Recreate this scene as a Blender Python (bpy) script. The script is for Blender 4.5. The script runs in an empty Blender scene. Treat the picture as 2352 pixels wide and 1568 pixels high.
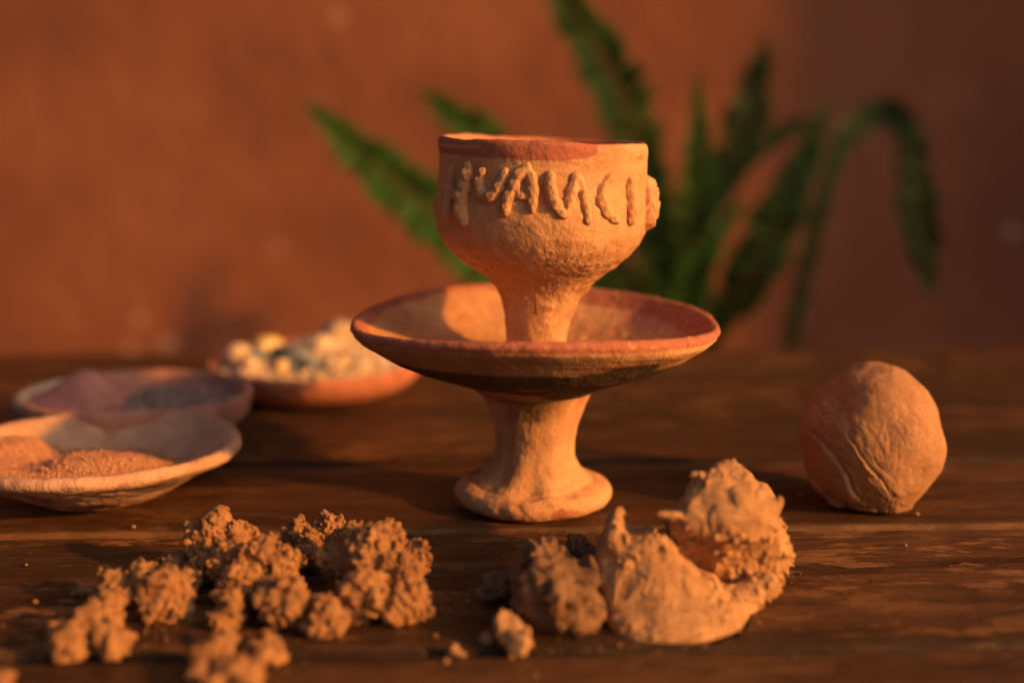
import bpy, bmesh, math, random
import numpy as np
from mathutils import Vector, Matrix
R = math.radians
scene = bpy.context.scene
random.seed(7)
rng = np.random.default_rng(7)

# ------------------------------------------------------------------ camera
CAM_D, CAM_H, PITCH, F = 0.5, 0.173, R(11.1), 2650.0       # F in pixels of a 2352 px wide frame
cam_data = bpy.data.cameras.new('camera')
cam = bpy.data.objects.new('camera', cam_data)
scene.collection.objects.link(cam)
cam.location = (0, -CAM_D, CAM_H)
cam.rotation_euler = (R(90) - PITCH, 0, 0)
cam_data.sensor_width = 36.0
cam_data.lens = 36.0 * F / 2352
cam_data.clip_start = 0.02
cam_data.clip_end = 200
cam_data.dof.use_dof = True
cam_data.dof.focus_distance = 0.464
cam_data.dof.aperture_fstop = 2.8
cam_data.dof.aperture_blades = 0
scene.camera = cam

# ------------------------------------------------------------------ light
SUN_AZ, SUN_EL = R(65), R(19)          # azimuth measured from the camera side towards the right
world = bpy.data.worlds.new("World")
scene.world = world
world.use_nodes = True
nt = world.node_tree
sky = nt.nodes.new('ShaderNodeTexSky')
sky.sky_type = 'NISHITA'
sky.sun_disc = False
sky.sun_elevation = SUN_EL
sky.sun_rotation = R(180) - SUN_AZ
sky.dust_density = 10.0
sky.ozone_density = 0.8
nt.nodes['Background'].inputs[1].default_value = 0.08
nt.links.new(sky.outputs[0], nt.nodes['Background'].inputs[0])
sun_data = bpy.data.lights.new('sun', 'SUN')
sun_data.energy = 5.0
sun_data.color = (1.0, 0.395, 0.05)
sun_data.angle = R(2.0)
sun = bpy.data.objects.new('sun', sun_data)
scene.collection.objects.link(sun)
to_sun = Vector((math.sin(SUN_AZ) * math.cos(SUN_EL), -math.cos(SUN_AZ) * math.cos(SUN_EL), math.sin(SUN_EL)))
sun.rotation_euler = to_sun.to_track_quat('Z', 'Y').to_euler()
sun.location = to_sun * 3
scene.view_settings.view_transform = 'Standard'
scene.view_settings.look = 'None'
scene.view_settings.exposure = 0.12
scene.view_settings.gamma = 1.0

# ------------------------------------------------------------------ helpers
def ray(px, py):
    a = (px - 1176) / F; b = -(py - 784) / F
    return np.array([a, math.cos(PITCH) + b * math.sin(PITCH), -math.sin(PITCH) + b * math.cos(PITCH)])
def at(px, py, D):
    """the point D metres in front of the camera (along the table) seen in that direction"""
    d = ray(px, py); t = D / d[1]
    return np.array([d[0] * t, -CAM_D + D, CAM_H + d[2] * t])
def on_z(px, py, z):
    d = ray(px, py); t = (z - CAM_H) / d[2]
    return np.array([d[0] * t, -CAM_D + d[1] * t, z])

def _hash(i, j, k, seed):
    with np.errstate(over='ignore'):
        h = (i.astype(np.uint32) * np.uint32(374761393) + j.astype(np.uint32) * np.uint32(668265263)
             + k.astype(np.uint32) * np.uint32(2147483647) + np.uint32(seed * 974711 & 0xffffffff))
        h = (h ^ (h >> np.uint32(13))) * np.uint32(1274126177)
        h = (h ^ (h >> np.uint32(15))) * np.uint32(2246822519)
        h = h ^ (h >> np.uint32(16))
    return (h.astype(np.float64) / 4294967295.0) * 2 - 1
def noise(P, freq, seed=0):
    """value noise -1..1"""
    Q = np.asarray(P) * freq + 517.3
    I = np.floor(Q).astype(np.int64); f = Q - I
    f = f * f * f * (f * (f * 6 - 15) + 10)
    out = 0
    for a in (0, 1):
        wa = f[:, 0] if a else 1 - f[:, 0]
        for b in (0, 1):
            wb = f[:, 1] if b else 1 - f[:, 1]
            for c in (0, 1):
                wc = f[:, 2] if c else 1 - f[:, 2]
                out = out + wa * wb * wc * _hash(I[:, 0] + a, I[:, 1] + b, I[:, 2] + c, seed)
    return out
def fbm(P, freq, octaves=4, seed=0, gain=.5):
    s = 0; a = 1; n = 0
    for o in range(octaves):
        s = s + a * noise(P, freq * 2.03 ** o, seed + o); n += a; a *= gain
    return s / n
def sstep(a, b, x):
    t = np.clip((x - a) / (b - a), 0, 1); return t * t * (3 - 2 * t)

def link(name, mesh, mat=None, parent=None, smooth=True):
    o = bpy.data.objects.new(name, mesh)
    scene.collection.objects.link(o)
    if mat and not mesh.materials: mesh.materials.append(mat)
    if parent: o.parent = parent
    if smooth: mesh.polygons.foreach_set('use_smooth', [True] * len(mesh.polygons))
    return o
def mesh_np(name, V, Fc):
    me = bpy.data.meshes.new(name)
    me.from_pydata(np.asarray(V).tolist(), [], np.asarray(Fc).tolist() if not isinstance(Fc, list) else Fc)
    me.update()
    return me
def tag(o, label=None, cat=None, group=None, kind=None):
    if label: o['label'] = label
    if cat: o['category'] = cat
    if group: o['group'] = group
    if kind: o['kind'] = kind
    return o
def empty(name, loc):
    o = bpy.data.objects.new(name, None); scene.collection.objects.link(o)
    o.location = loc; o.empty_display_size = .02
    bpy.context.view_layer.update()
    return o
def under(o, parent):
    """parent keeping world coordinates of a mesh written in world space"""
    o.parent = parent
    o.matrix_parent_inverse = Matrix.Translation(parent.location).inverted()
    return o
def get_v(me):
    a = np.empty(len(me.vertices) * 3); me.vertices.foreach_get('co', a); return a.reshape(-1, 3)
def get_n(me):
    a = np.empty(len(me.vertices) * 3); me.vertices.foreach_get('normal', a); return a.reshape(-1, 3)
def set_v(me, V):
    me.vertices.foreach_set('co', np.ascontiguousarray(V).ravel()); me.update()
def paint_attr(me, name, rgb):
    a = me.color_attributes.new(name, 'FLOAT_COLOR', 'POINT')
    c = np.ones((len(me.vertices), 4)); c[:, :3] = rgb
    a.data.foreach_set('color', c.ravel())

# ------------------------------------------------------------------ materials
class Mat:
    def __init__(s, name, rough=.9, spec=.3):
        s.m = bpy.data.materials.new(name); s.m.use_nodes = True
        s.t = s.m.node_tree; s.b = s.t.nodes['Principled BSDF']
        s.b.inputs['Roughness'].default_value = rough
        s.b.inputs['Specular IOR Level'].default_value = spec
        s.co = s.t.nodes.new('ShaderNodeTexCoord').outputs['Object']
    def n(s, typ, **kw):
        nd = s.t.nodes.new(typ)
        for k, v in kw.items(): setattr(nd, k, v)
        return nd
    def put(s, sock, v):
        if isinstance(v, bpy.types.NodeSocket): s.t.links.new(v, sock)
        elif isinstance(v, tuple) and len(v) == 3 and sock.type == 'RGBA': sock.default_value = (*v, 1)
        else: sock.default_value = v
    def noise(s, scale, detail=4, rough=.55, stretch=None, seed=0, dist=0):
        mp = s.n('ShaderNodeMapping'); s.put(mp.inputs[0], s.co)
        mp.inputs['Location'].default_value = (seed * 3.17, seed * 1.3, seed * 2.1)
        if stretch: mp.inputs['Scale'].default_value = stretch
        nz = s.n('ShaderNodeTexNoise'); s.put(nz.inputs['Vector'], mp.outputs[0])
        nz.inputs['Scale'].default_value = scale; nz.inputs['Detail'].default_value = detail
        nz.inputs['Roughness'].default_value = rough; nz.inputs['Distortion'].default_value = dist
        return nz.outputs['Fac']
    def ramp(s, fac, a, b, va=0., vb=1.):
        r = s.n('ShaderNodeMapRange', interpolation_type='SMOOTHSTEP')
        s.put(r.inputs[0], fac)
        for i, v in zip((1, 2, 3, 4), (a, b, va, vb)): r.inputs[i].default_value = v
        return r.outputs[0]
    def mix(s, fac, a, b, mode='MIX'):
        m = s.n('ShaderNodeMix', data_type='RGBA', blend_type=mode)
        s.put(m.inputs[0], fac); s.put(m.inputs[6], a); s.put(m.inputs[7], b)
        return m.outputs[2]
    def math(s, op, a, b=0.):
        m = s.n('ShaderNodeMath', operation=op); s.put(m.inputs[0], a); s.put(m.inputs[1], b)
        return m.outputs[0]
    def attr(s, name):
        a = s.n('ShaderNodeAttribute', attribute_name=name)
        sp = s.n('ShaderNodeSeparateColor'); s.put(sp.inputs[0], a.outputs['Color'])
        return sp.outputs
    def bump(s, h, dist, strength=1., prev=None):
        b = s.n('ShaderNodeBump'); b.inputs['Distance'].default_value = dist
        b.inputs['Strength'].default_value = strength
        s.put(b.inputs['Height'], h)
        if prev is not None: s.put(b.inputs['Normal'], prev)
        return b.outputs[0]
    def out(s, col, normal=None, rough=None):
        s.put(s.b.inputs['Base Color'], col)
        if normal is not None: s.put(s.b.inputs['Normal'], normal)
        if rough is not None: s.put(s.b.inputs['Roughness'], rough)
        return s.m

def clay_mat(name, light, dark, paint=(.42, .135, .085), soot_shade=(.035, .027, .02), grain=.0005, scale=1.0, speck=.5):
    m = Mat(name, .88, .25)
    n1 = m.ramp(m.noise(38 * scale, 6, .65), .38, .62)
    col = m.mix(n1, dark, light)
    n2 = m.ramp(m.noise(900, 3, .7, seed=3), .30, .44, speck, 0.)
    col = m.mix(n2, col, tuple(c * .45 for c in dark))
    n3 = m.ramp(m.noise(420, 2, .5, seed=5), .66, .74, 0., .35)
    col = m.mix(n3, col, tuple(min(1, c * 1.25) for c in light))
    at_ = m.attr('mark')
    sc_ = m.ramp(m.noise(600, 4, .7, seed=8), .58, .66, 1., .35)
    col = m.mix(m.math('MULTIPLY', at_[0], sc_), col, m.mix(m.noise(120, 3, .6, seed=4), tuple(c * .75 for c in paint), tuple(c * 1.3 for c in paint)))
    col = m.mix(at_[1], col, soot_shade)
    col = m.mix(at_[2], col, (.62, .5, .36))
    b = m.bump(m.noise(120, 5, .6, seed=1), grain * 3)
    zone = m.ramp(m.noise(30, 3, .6, seed=12), .42, .60, .15, 1.)
    b = m.bump(m.math('MULTIPLY', m.noise(800, 4, .65, seed=2), zone), grain * 1.0, prev=b)
    return m.out(col, b)
M_cup = clay_mat('fired_clay', (.66, .355, .18), (.54, .265, .125))
M_dishclay = clay_mat('plate_clay', (.66, .38, .25), (.50, .28, .18), grain=.0006)
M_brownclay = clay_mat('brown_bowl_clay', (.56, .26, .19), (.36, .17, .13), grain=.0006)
M_redclay = clay_mat('red_bowl_clay', (.55, .20, .12), (.42, .14, .09), grain=.0005)

def soil_mat(name, light, dark, grain):
    m = Mat(name, .95, .15)
    n1 = m.ramp(m.noise(90, 5, .65), .35, .65)
    col = m.mix(n1, dark, light)
    col = m.mix(m.ramp(m.noise(1200, 3, .7, seed=3), .34, .5, .55, 0.), col, tuple(c * .4 for c in dark))
    b = m.bump(m.noise(500, 5, .7, seed=1), grain * 2)
    b = m.bump(m.noise(1500, 3, .6, seed=2), grain, prev=b)
    return m.out(col, b)
M_soil = soil_mat('dry_soil', (.60, .30, .125), (.40, .19, .085), .0008)
M_soil_shaded = soil_mat('shaded_soil', (.40, .215, .11), (.20, .105, .06), .0008)  # for clods the scooped chunk shades; that shade is put into the colour
M_claychunk = soil_mat('raw_clay', (.66, .36, .165), (.52, .27, .125), .0005)
M_ball = soil_mat('kneaded_clay', (.48, .25, .13), (.40, .20, .10), .00016)
M_sand = soil_mat('orange_sand', (.85, .43, .24), (.72, .34, .19), .0008)
M_powder = soil_mat('pink_powder', (.85, .38, .31), (.66, .27, .22), .0006)
M_grey_powder = soil_mat('grey_powder', (.56, .39, .34), (.36, .24, .21), .0006)

def wood_mat(name, seed, worn):
    m = Mat(name, .5, .22)
    g = m.noise(34, 6, .62, stretch=(.14, 1.7, 1), seed=seed, dist=.5)
    fine = m.noise(170, 5, .7, stretch=(.16, 1.8, 1), seed=seed + 2)
    mott = m.noise(110, 5, .7, stretch=(.45, 1.1, 1), seed=seed + 3)
    big = m.noise(11, 4, .55, stretch=(.6, 1.3, 1), seed=seed + 4)
    col = m.mix(m.ramp(g, .34, .66), (.054, .023, .010), (.158, .067, .027))
    col = m.mix(m.ramp(mott, .36, .52, .6, 0.), col, (.040, .018, .008))
    col = m.mix(m.ramp(fine, .30, .48, .7, 0.), col, (.026, .013, .007))
    col = m.mix(m.ramp(big, .40, .60, .6, 0.), col, (.050, .024, .011))
    flake = m.noise(60, 8, .75, stretch=(.42, 1.25, 1), seed=seed + 6)
    patch = m.ramp(m.noise(8, 3, .5, stretch=(.5, 1.5, 1), seed=seed + 7), .40, .58)
    w = m.math('MULTIPLY', m.ramp(flake, .52, .56), patch)
    col = m.mix(m.math('MULTIPLY', w, worn), col, (.33, .155, .058))
    scr = m.noise(150, 4, .8, stretch=(.22, 1.6, 1), seed=seed + 9)
    col = m.mix(m.ramp(scr, .62, .67, 0., .6), col, (.32, .165, .075))
    dots = m.noise(420, 2, .5, stretch=(.5, 1, 1), seed=seed + 11)
    col = m.mix(m.ramp(dots, .72, .76, 0., .6), col, (.38, .22, .12))
    at_ = m.attr('mark')
    en = m.ramp(m.noise(60, 5, .7, stretch=(.4, 1, 1), seed=seed + 12), .38, .6, .15, 1.)
    col = m.mix(m.math('MULTIPLY', at_[0], en), col, (.30, .155, .07))
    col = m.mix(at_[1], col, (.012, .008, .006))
    b = m.bump(fine, .0022)
    b = m.bump(flake, .0016, prev=b)
    b = m.bump(m.noise(45, 4, .6, stretch=(.5, 1.5, 1), seed=seed + 13), .0016, prev=b)
    rg = m.ramp(m.noise(60, 4, .6, stretch=(.3, 1.6, 1), seed=seed + 14), .3, .7, .30, .55)
    return m.out(col, b, rg)

def wall_mat():
    m = Mat('painted_plaster', .9, .2)
    col = m.mix(m.ramp(m.noise(3.2, 4, .5), .35, .65), (.175, .068, .045), (.265, .103, .062))
    col = m.mix(m.ramp(m.noise(9, 4, .6, stretch=(1, 1, .6), seed=2), .30, .48, .35, 0.), col, (.22, .085, .06))
    # worn marks that belong to the wall: (x, z, rx, rz, colour, strength)
    def spot(col, px, py, rx, rz, c, k):
        p = at(px, py, WALL_Y + CAM_D)
        mp = m.n('ShaderNodeMapping'); mp.vector_type = 'TEXTURE'
        m.put(mp.inputs[0], m.co); mp.inputs['Location'].default_value = (p[0], WALL_Y, p[2]); mp.inputs['Scale'].default_value = (rx, 1, rz)
        ln = m.n('ShaderNodeVectorMath', operation='LENGTH'); m.put(ln.inputs[0], mp.outputs[0])
        wob = m.math('ADD', ln.outputs['Value'], m.math('MULTIPLY', m.noise(60, 3, .6, seed=6), .7))
        return m.mix(m.ramp(wob, 1.05, 1.5, k, 0.), col, c)
    for s in [(320, 735, .008, .008, (.62, .42, .38), .6), (385, 787, .013, .010, (.62, .42, .38), .55), (300, 797, .010, .006, (.62, .42, .38), .5),
              (762, 128, .010, .010, (.10, .05, .04), .7), (778, 38, .012, .012, (.55, .30, .20), .45), (592, 330, .014, .040, (.16, .07, .05), .4),
              (2325, 532, .010, .010, (.60, .50, .52), .45), (1830, 716, .011, .011, (.75, .68, .66), .85), (783, 540, .012, .02, (.15, .06, .05), .35),
              (640, 570, .014, .014, (.5, .25, .2), .3), (250, 640, .02, .012, (.2, .08, .05), .3), (2200, 220, .05, .03, (.36, .17, .14), .15)]:
        col = spot(col, *s)
    b = m.bump(m.noise(18, 6, .65, seed=4), .006)
    return m.out(col, b)

def leaf_mat(name, a, b_, trans):
    m = bpy.data.materials.new(name); m.use_nodes = True
    t = m.node_tree; b = t.nodes['Principled BSDF']; out = t.nodes['Material Output']
    co = t.nodes.new('ShaderNodeTexCoord'); nz = t.nodes.new('ShaderNodeTexNoise'); nz.inputs['Scale'].default_value = 60
    t.links.new(co.outputs['Object'], nz.inputs['Vector'])
    mx = t.nodes.new('ShaderNodeMix'); mx.data_type = 'RGBA'
    mx.inputs[6].default_value = (*a, 1); mx.inputs[7].default_value = (*b_, 1)
    t.links.new(nz.outputs['Fac'], mx.inputs[0]); t.links.new(mx.outputs[2], b.inputs['Base Color'])
    b.inputs['Roughness'].default_value = .5; b.inputs['Specular IOR Level'].default_value = .3
    tr = t.nodes.new('ShaderNodeBsdfTranslucent'); t.links.new(mx.outputs[2], tr.inputs['Color'])
    ms = t.nodes.new('ShaderNodeMixShader'); ms.inputs[0].default_value = trans
    t.links.new(b.outputs[0], ms.inputs[1]); t.links.new(tr.outputs[0], ms.inputs[2]); t.links.new(ms.outputs[0], out.inputs[0])
    return m

# ------------------------------------------------------------------ setting: wall, floor
WALL_Y = 1.12
def box(name, x0, x1, y0, y1, z0, z1, mat, parent=None):
    V = [(x, y, z) for z in (z0, z1) for y in (y0, y1) for x in (x0, x1)]
    me = mesh_np(name, V, [(0, 2, 3, 1), (4, 5, 7, 6), (0, 1, 5, 4), (2, 6, 7, 3), (0, 4, 6, 2), (1, 3, 7, 5)])
    return link(name, me, mat, parent, smooth=False)
M_wall = wall_mat()
nx, nz_ = 140, 60
xs = np.linspace(-3.0, 1.80, nx); zs = np.linspace(-.72, 2.4, nz_)
X, Z = np.meshgrid(xs, zs)
P = np.stack([X.ravel(), np.full(X.size, WALL_Y), Z.ravel()], 1)
P[:, 1] += .004 * fbm(P, 3.5, 3, 5)
V = np.vstack([P, P + np.array([0, .15, 0])]); n0 = nx * nz_
fc = []
for j in range(nz_ - 1):
    for i in range(nx - 1):
        a = j * nx + i
        fc.append((a, a + 1, a + nx + 1, a + nx)); fc.append((n0 + a, n0 + a + nx, n0 + a + nx + 1, n0 + a + 1))
for j in range(nz_ - 1):
    for i in (0, nx - 1):
        a = j * nx + i; q = (a, a + nx, n0 + a + nx, n0 + a); fc.append(q if i == 0 else q[::-1])
for i in range(nx - 1):
    for j in (0, nz_ - 1):
        a = j * nx + i; q = (a, n0 + a, n0 + a + 1, a + 1); fc.append(q if j == 0 else q[::-1])
wall = link('wall', mesh_np('wall', V, fc), M_wall)
tag(wall, 'terracotta painted plaster wall with faded marks behind the table', 'wall')
# an unseen side wall added outside the frame on the right; its edge throws the upright shade line on the back wall
side = box('side_shade_wall', 1.82, 1.97, 0.436, WALL_Y - .01, -.72, 1.1, M_wall)
tag(side, 'unseen terracotta side wall added on the right to shade the back wall', 'wall')
mf = Mat('floor_earth', .9, .2)
M_floor = mf.out(mf.mix(mf.noise(4, 5), (.16, .085, .05), (.25, .14, .085)))
fl = link('floor', mesh_np('floor', [(-40, -40, -.72), (40, -40, -.72), (40, 40, -.72), (-40, 40, -.72)], [(0, 1, 2, 3)]), M_floor, smooth=False)
tag(fl, kind='structure')

# ------------------------------------------------------------------ table
TROT = R(1.75)
table = empty('wooden_table', (0, 0, 0)); table.rotation_euler = (0, 0, TROT)
tag(table, 'dark brown worn plank table under the clay pieces', 'table')
def D_of(py):
    e = PITCH + math.atan((py - 784) / F); return CAM_H / math.tan(e)
# seams measured at the middle of the frame, front to back
seams = [(-.52, 0), (-.375, 0), (-.262, 0), (D_of(1497) - .5, 1), (D_of(1237) - .5, 0), (D_of(1213) - .5, 2),
         (D_of(1064) - .5, 0), (D_of(937) - .5, 0), (D_of(860) - .5, 0), (.347, 0)]
tops = [0, -.0005, .0003, .0000, -.0022, 0, .0004, -.0002, .0002]
for k in range(len(seams) - 1):
    y0, y1 = seams[k][0] + (.0004 if k == 4 else .0019 if k != 5 else .0002), seams[k + 1][0] - (.0008 if k == 3 else .0002 if k == 4 else .0019)
    narrow = (y1 - y0) < .03
    ztop = tops[k]
    nxp = 900 if k in (2, 3, 4, 5, 6) else 300
    be = .0010 if narrow or k == 5 else .0018
    ins = np.array([0, be * .35, be, be * 2.2]) if not narrow else np.array([0, be * .5, be])
    mid = np.linspace(y0 + ins[-1], y1 - ins[-1], 4 if narrow else 16)[1:-1]
    yy = np.concatenate([y0 + ins, mid, (y1 - ins)[::-1]])
    drop = np.concatenate([np.array([be, be * .45, be * .12, 0])[:len(ins)], mid * 0, np.array([be, be * .45, be * .12, 0])[:len(ins)][::-1]])
    xx = np.linspace(-1.05, 1.05, nxp)
    X, Y = np.meshgrid(xx, yy); DR = np.repeat(drop[:, None], nxp, 1)
    P = np.stack([X.ravel(), Y.ravel(), np.zeros(X.size)], 1)
    edge = np.minimum(P[:, 1] - y0, y1 - P[:, 1])
    q = P.copy(); q[:, 0] *= .45
    zz = ztop - DR.ravel() * (1 + .9 * fbm(q, 90, 3, 20 + k)) + .00022 * fbm(P * np.array([.4, 3, 1]), 18, 3, 40 + k)
    chip = sstep(.25, .6, fbm(q, 55, 3, 60 + k)) * np.exp(-edge / .0022) * .0012
    P[:, 2] = zz - chip
    P[:, 1] += (.0005 * fbm(q, 14, 3, 80 + k)) * np.exp(-edge / .01)
    n = len(P); ny = len(yy)
    Vt = np.vstack([P, np.column_stack([P[:nxp, 0], P[:nxp, 1], np.full(nxp, -.03)]), np.column_stack([P[-nxp:, 0], P[-nxp:, 1], np.full(nxp, -.03)])])
    I = np.arange(n).reshape(ny, nxp)
    quads = np.stack([I[:-1, :-1], I[:-1, 1:], I[1:, 1:], I[1:, :-1]], -1).reshape(-1, 4)
    fb = np.arange(n, n + nxp); bb = np.arange(n + nxp, n + 2 * nxp)
    q1 = np.stack([fb[:-1], fb[1:], I[0, 1:], I[0, :-1]], -1); q2 = np.stack([I[-1, :-1], I[-1, 1:], bb[1:], bb[:-1]], -1)
    q3 = np.stack([fb[:-1], bb[:-1], bb[1:], fb[1:]], -1)
    me = mesh_np('plank', Vt, np.vstack([quads, q1, q2, q3]))
    wear_seam = np.zeros((len(Vt), 3)); wear_seam[:n, 0] = np.exp(-edge / .0014) * (.55 if k == 5 else .5 if k == 4 else .35 if k < 6 else .12)
    if narrow: wear_seam[:, 0] = .05 + .6 * sstep(-.12, .12, Vt[:, 0]) * (.6 + .9 * fbm(Vt * np.array([.5, 3, 1]), 40, 4, 9))
    if k not in (4, 5): wear_seam[:n, 1] = np.exp(-(edge / .0028) ** 2) * (.75 + .3 * fbm(P * np.array([.3, 1, 1]), 12, 3, 99))  # plank tone darkens towards its long edges
    wear_seam = np.clip(wear_seam, 0, 1)
    paint_attr(me, 'mark', wear_seam)
    worn = {3: .75, 5: .35, 4: .8}.get(k, .5)
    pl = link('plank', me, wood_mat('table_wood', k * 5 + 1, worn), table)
M_wood_dark = wood_mat('table_wood_frame', 77, .3)
for x in (-.98, .92):
    for y in (-.46, .27):
        box('leg', x, x + .06, y, y + .06, -.72, -.0305, M_wood_dark, table)
box('apron', -.915, .915, -.44, -.42, -.11, -.031, M_wood_dark, table)
box('apron', -.915, .915, .29, .31, -.11, -.031, M_wood_dark, table)

# ------------------------------------------------------------------ turned clay
def lathe(profile, nphi=420, step=.0009, disp=None, center=None, rim=None):
    """profile [(r,z)...] along outer wall, over the lip, down the inside. returns verts, faces, phi, arclen, normals-ish"""
    pr = np.array(profile, float)
    seg = np.r_[0, np.cumsum(np.hypot(*np.diff(pr, axis=0).T))]
    # smooth (Catmull-Rom via dense resample + moving average)
    s = np.arange(0, seg[-1], step / 2)
    r = np.interp(s, seg, pr[:, 0]); z = np.interp(s, seg, pr[:, 1])
    k = 5; ker = np.hanning(2 * k + 3)[1:-1]; ker /= ker.sum()
    pad = lambda a: np.convolve(np.r_[np.full(k, a[0]), a, np.full(k, a[-1])], ker, 'valid')
    r, z = pad(r)[::2], pad(z)[::2]
    dr, dz = np.gradient(r), np.gradient(z); L = np.hypot(dr, dz) + 1e-12
    nr, nz = dz / L, -dr / L
    ph = np.linspace(0, 2 * np.pi, nphi, endpoint=False)
    Rr, PH = np.meshgrid(r, ph, indexing='ij'); Zz = np.repeat(z[:, None], nphi, 1)
    NR = np.repeat(nr[:, None], nphi, 1); NZ = np.repeat(nz[:, None], nphi, 1)
    # phi = 0 faces the camera (-y), positive to the right
    C = np.stack([Rr * np.sin(PH), -Rr * np.cos(PH), Zz], -1).reshape(-1, 3)
    N = np.stack([NR * np.sin(PH), -NR * np.cos(PH), NZ], -1).reshape(-1, 3)
    idx = np.repeat(np.arange(len(r)), nphi)
    phi = (PH.ravel() + np.pi) % (2 * np.pi) - np.pi
    if disp is not None: C = C + N * disp(C, phi, idx, len(r), N)[:, None]
    if rim is not None: C[:, 2] += rim(C, phi)
    if center is not None:
        C[:, 0] += np.interp(Zz.ravel(), center[0], center[1])
    I = np.arange(len(r) * nphi).reshape(len(r), nphi)
    J = np.roll(I, -1, 1)
    fcs = np.stack([I[:-1], J[:-1], J[1:], I[1:]], -1).reshape(-1, 4)
    return C, fcs, phi, idx, N

GX = .00919
goblet = empty('clay_goblet', (GX, 0, 0))
tag(goblet, 'tall two tier clay goblet with raised letters and wide painted dish', 'goblet')

# -- pedestal
ped = [(0, .0012), (.024, .0004), (.030, .0006), (.0342, .0024), (.0358, .0052), (.0356, .0078), (.0335, .0100), (.0298, .0112), (.0262, .0122), (.0226, .0146), (.0196, .0184),
       (.0176, .0226), (.0173, .0307), (.0188, .0389), (.0218, .0470), (.0252, .0534), (.030, .0565), (.026, .0600)]
def ped_disp(C, phi, idx, n, N):
    d = .0010 * fbm(C, 45, 3, 1) + .00012 * fbm(C, 420, 3, 2) + .0005 * fbm(C * np.array([1.5, 1.5, .35]), 110, 3, 44) * (C[:, 2] > .012)
    low = sstep(.014, .006, C[:, 2])
    rr = np.hypot(C[:, 0], C[:, 1])
    d += low * (.0007 * fbm(C, 90, 3, 6) + .0004 * fbm(C, 300, 3, 8)) * (rr > .022)
    # finger drawn flutes running down into the foot
    fl_ = sstep(.034, .012, C[:, 2]) * sstep(.0335, .027, rr)
    d += fl_ * .0006 * np.sin(phi * 7 + 2.5 * noise(C, 50, 12))
    # crease where stem was pressed onto the foot
    ring = rr - (.0272 + .0022 * noise(C, 80, 9))
    d -= np.exp(-(ring / .0008) ** 2) * sstep(.016, .010, C[:, 2]) * (C[:, 2] > .007) * (.0013 * (.6 + .6 * noise(C, 120, 10)))
    # flat facet on the left of the stem
    d -= .0009 * np.exp(-((phi + .75) / .22) ** 2) * sstep(.055, .04, C[:, 2]) * sstep(.008, .02, C[:, 2])
    return d
C, fcs, phi, idx, N = lathe(ped, 360, .0008, ped_disp, (np.array([0, .02, .0470, .06]), np.array([0, .0006, .0014, .0012])))
C[:, 1] = np.where(C[:, 2] < .014, C[:, 1] * (1 - .13 * sstep(.014, .008, C[:, 2])), C[:, 1])
C[:, 2] = np.maximum(C[:, 2], .0003)
me = mesh_np('pedestal', C, fcs)
soot_shade = np.exp(-((phi + .15 + .3 * fbm(C, 60, 3, 3)) / .5) ** 2) * sstep(.0405, .0445, C[:, 2] + .005 * fbm(C, 90, 4, 4)) * .9
soot_shade = np.maximum(soot_shade, .85 * sstep(.049, .053, C[:, 2] + .0025 * fbm(C, 70, 3, 30)) * sstep(1.1, .2, np.abs(phi + .25)))
soot_shade = np.maximum(soot_shade, .6 * (fbm(C, 85, 3, 31) > .33) * sstep(.02, .01, C[:, 2]) * (phi < -.3))
paint = (np.hypot((phi - .38) / .20, (C[:, 2] - .0050) / .0022) + .5 * fbm(C, 200, 3, 6) < 1) * 1.
paint_attr(me, 'mark', np.column_stack([paint * .8, np.clip(soot_shade, 0, 1) * .8, 0 * soot_shade]))
link('pedestal', me, M_cup, goblet)

# -- dish
dish = [(.020, .0520), (.0254, .0534), (.0304, .0566), (.0389, .0598), (.0471, .0630), (.0575, .0670), (.0648, .0709), (.0703, .0749), (.0748, .0782), (.0778, .0804),
        (.0800, .0824), (.0811, .0846), (.0807, .0868), (.0790, .0877), (.0768, .0869), (.0742, .0846), (.0700, .0810), (.0640, .0775), (.0540, .0732), (.0420, .0695), (.0280, .0668), (.0130, .0655), (.0, .0652)]
def dish_disp(C, phi, idx, n, N):
    d = .0007 * fbm(C, 35, 4, 11) + .0002 * fbm(C, 300, 3, 12)
    rr = np.hypot(C[:, 0], C[:, 1])
    d += .0009 * fbm(C, 22, 2, 15) * sstep(.06, .08, rr)
    d += sstep(.2, .6, fbm(C, 260, 3, 13)) * .0005 * (N[:, 2] > 0) * (phi > .6)
    d -= (N[:, 2] < 0) * .0003 * np.abs(noise(C * np.array([.2, .2, 3]), 240, 14))
    # thin groove under the lip
    d -= np.exp(-((C[:, 2] - .0832) / .0006) ** 2) * (N[:, 2] < .1) * .0005
    return d
def dish_rim(C, phi):
    rr = np.hypot(C[:, 0], C[:, 1]); w = sstep(.05, .08, rr)
    return w * (.0021 * np.cos(phi * 2) + .0004 * np.sin(phi * 2 + .6) + .0006 * np.sin(phi * 3 + 2.) - .0005 * np.sin(phi))
C, fcs, phi, idx, N = lathe(dish, 620, .0009, dish_disp, (np.array([.05, .06, .068, .09]), np.array([.001, .002, .0018, .0008])), dish_rim)
me = mesh_np('dish', C, fcs)
rr = np.hypot(C[:, 0], C[:, 1]); top = idx > np.argmax(rr.reshape(-1, 620)[:, 0]) 
wob = .0016 * fbm(C, 60, 4, 16) + .0014 * np.sin(phi * 2.3 + 1)
inner_r = .0728 + np.where(phi > 1.2, -.004, 0) * sstep(1.2, 1.5, phi) + wob
paint = np.where(N[:, 2] > -.05, sstep(-.0007, .0007, rr - inner_r), sstep(.0832, .0838, C[:, 2] - .0021 * np.cos(phi * 2) * sstep(.05, .08, rr) - .0005 * fbm(C, 70, 4, 18)))
paint = np.where(N[:, 2] < -.05, paint, paint * (1 - .5 * sstep(.46, .56, fbm(C, 240, 3, 19))))
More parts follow.
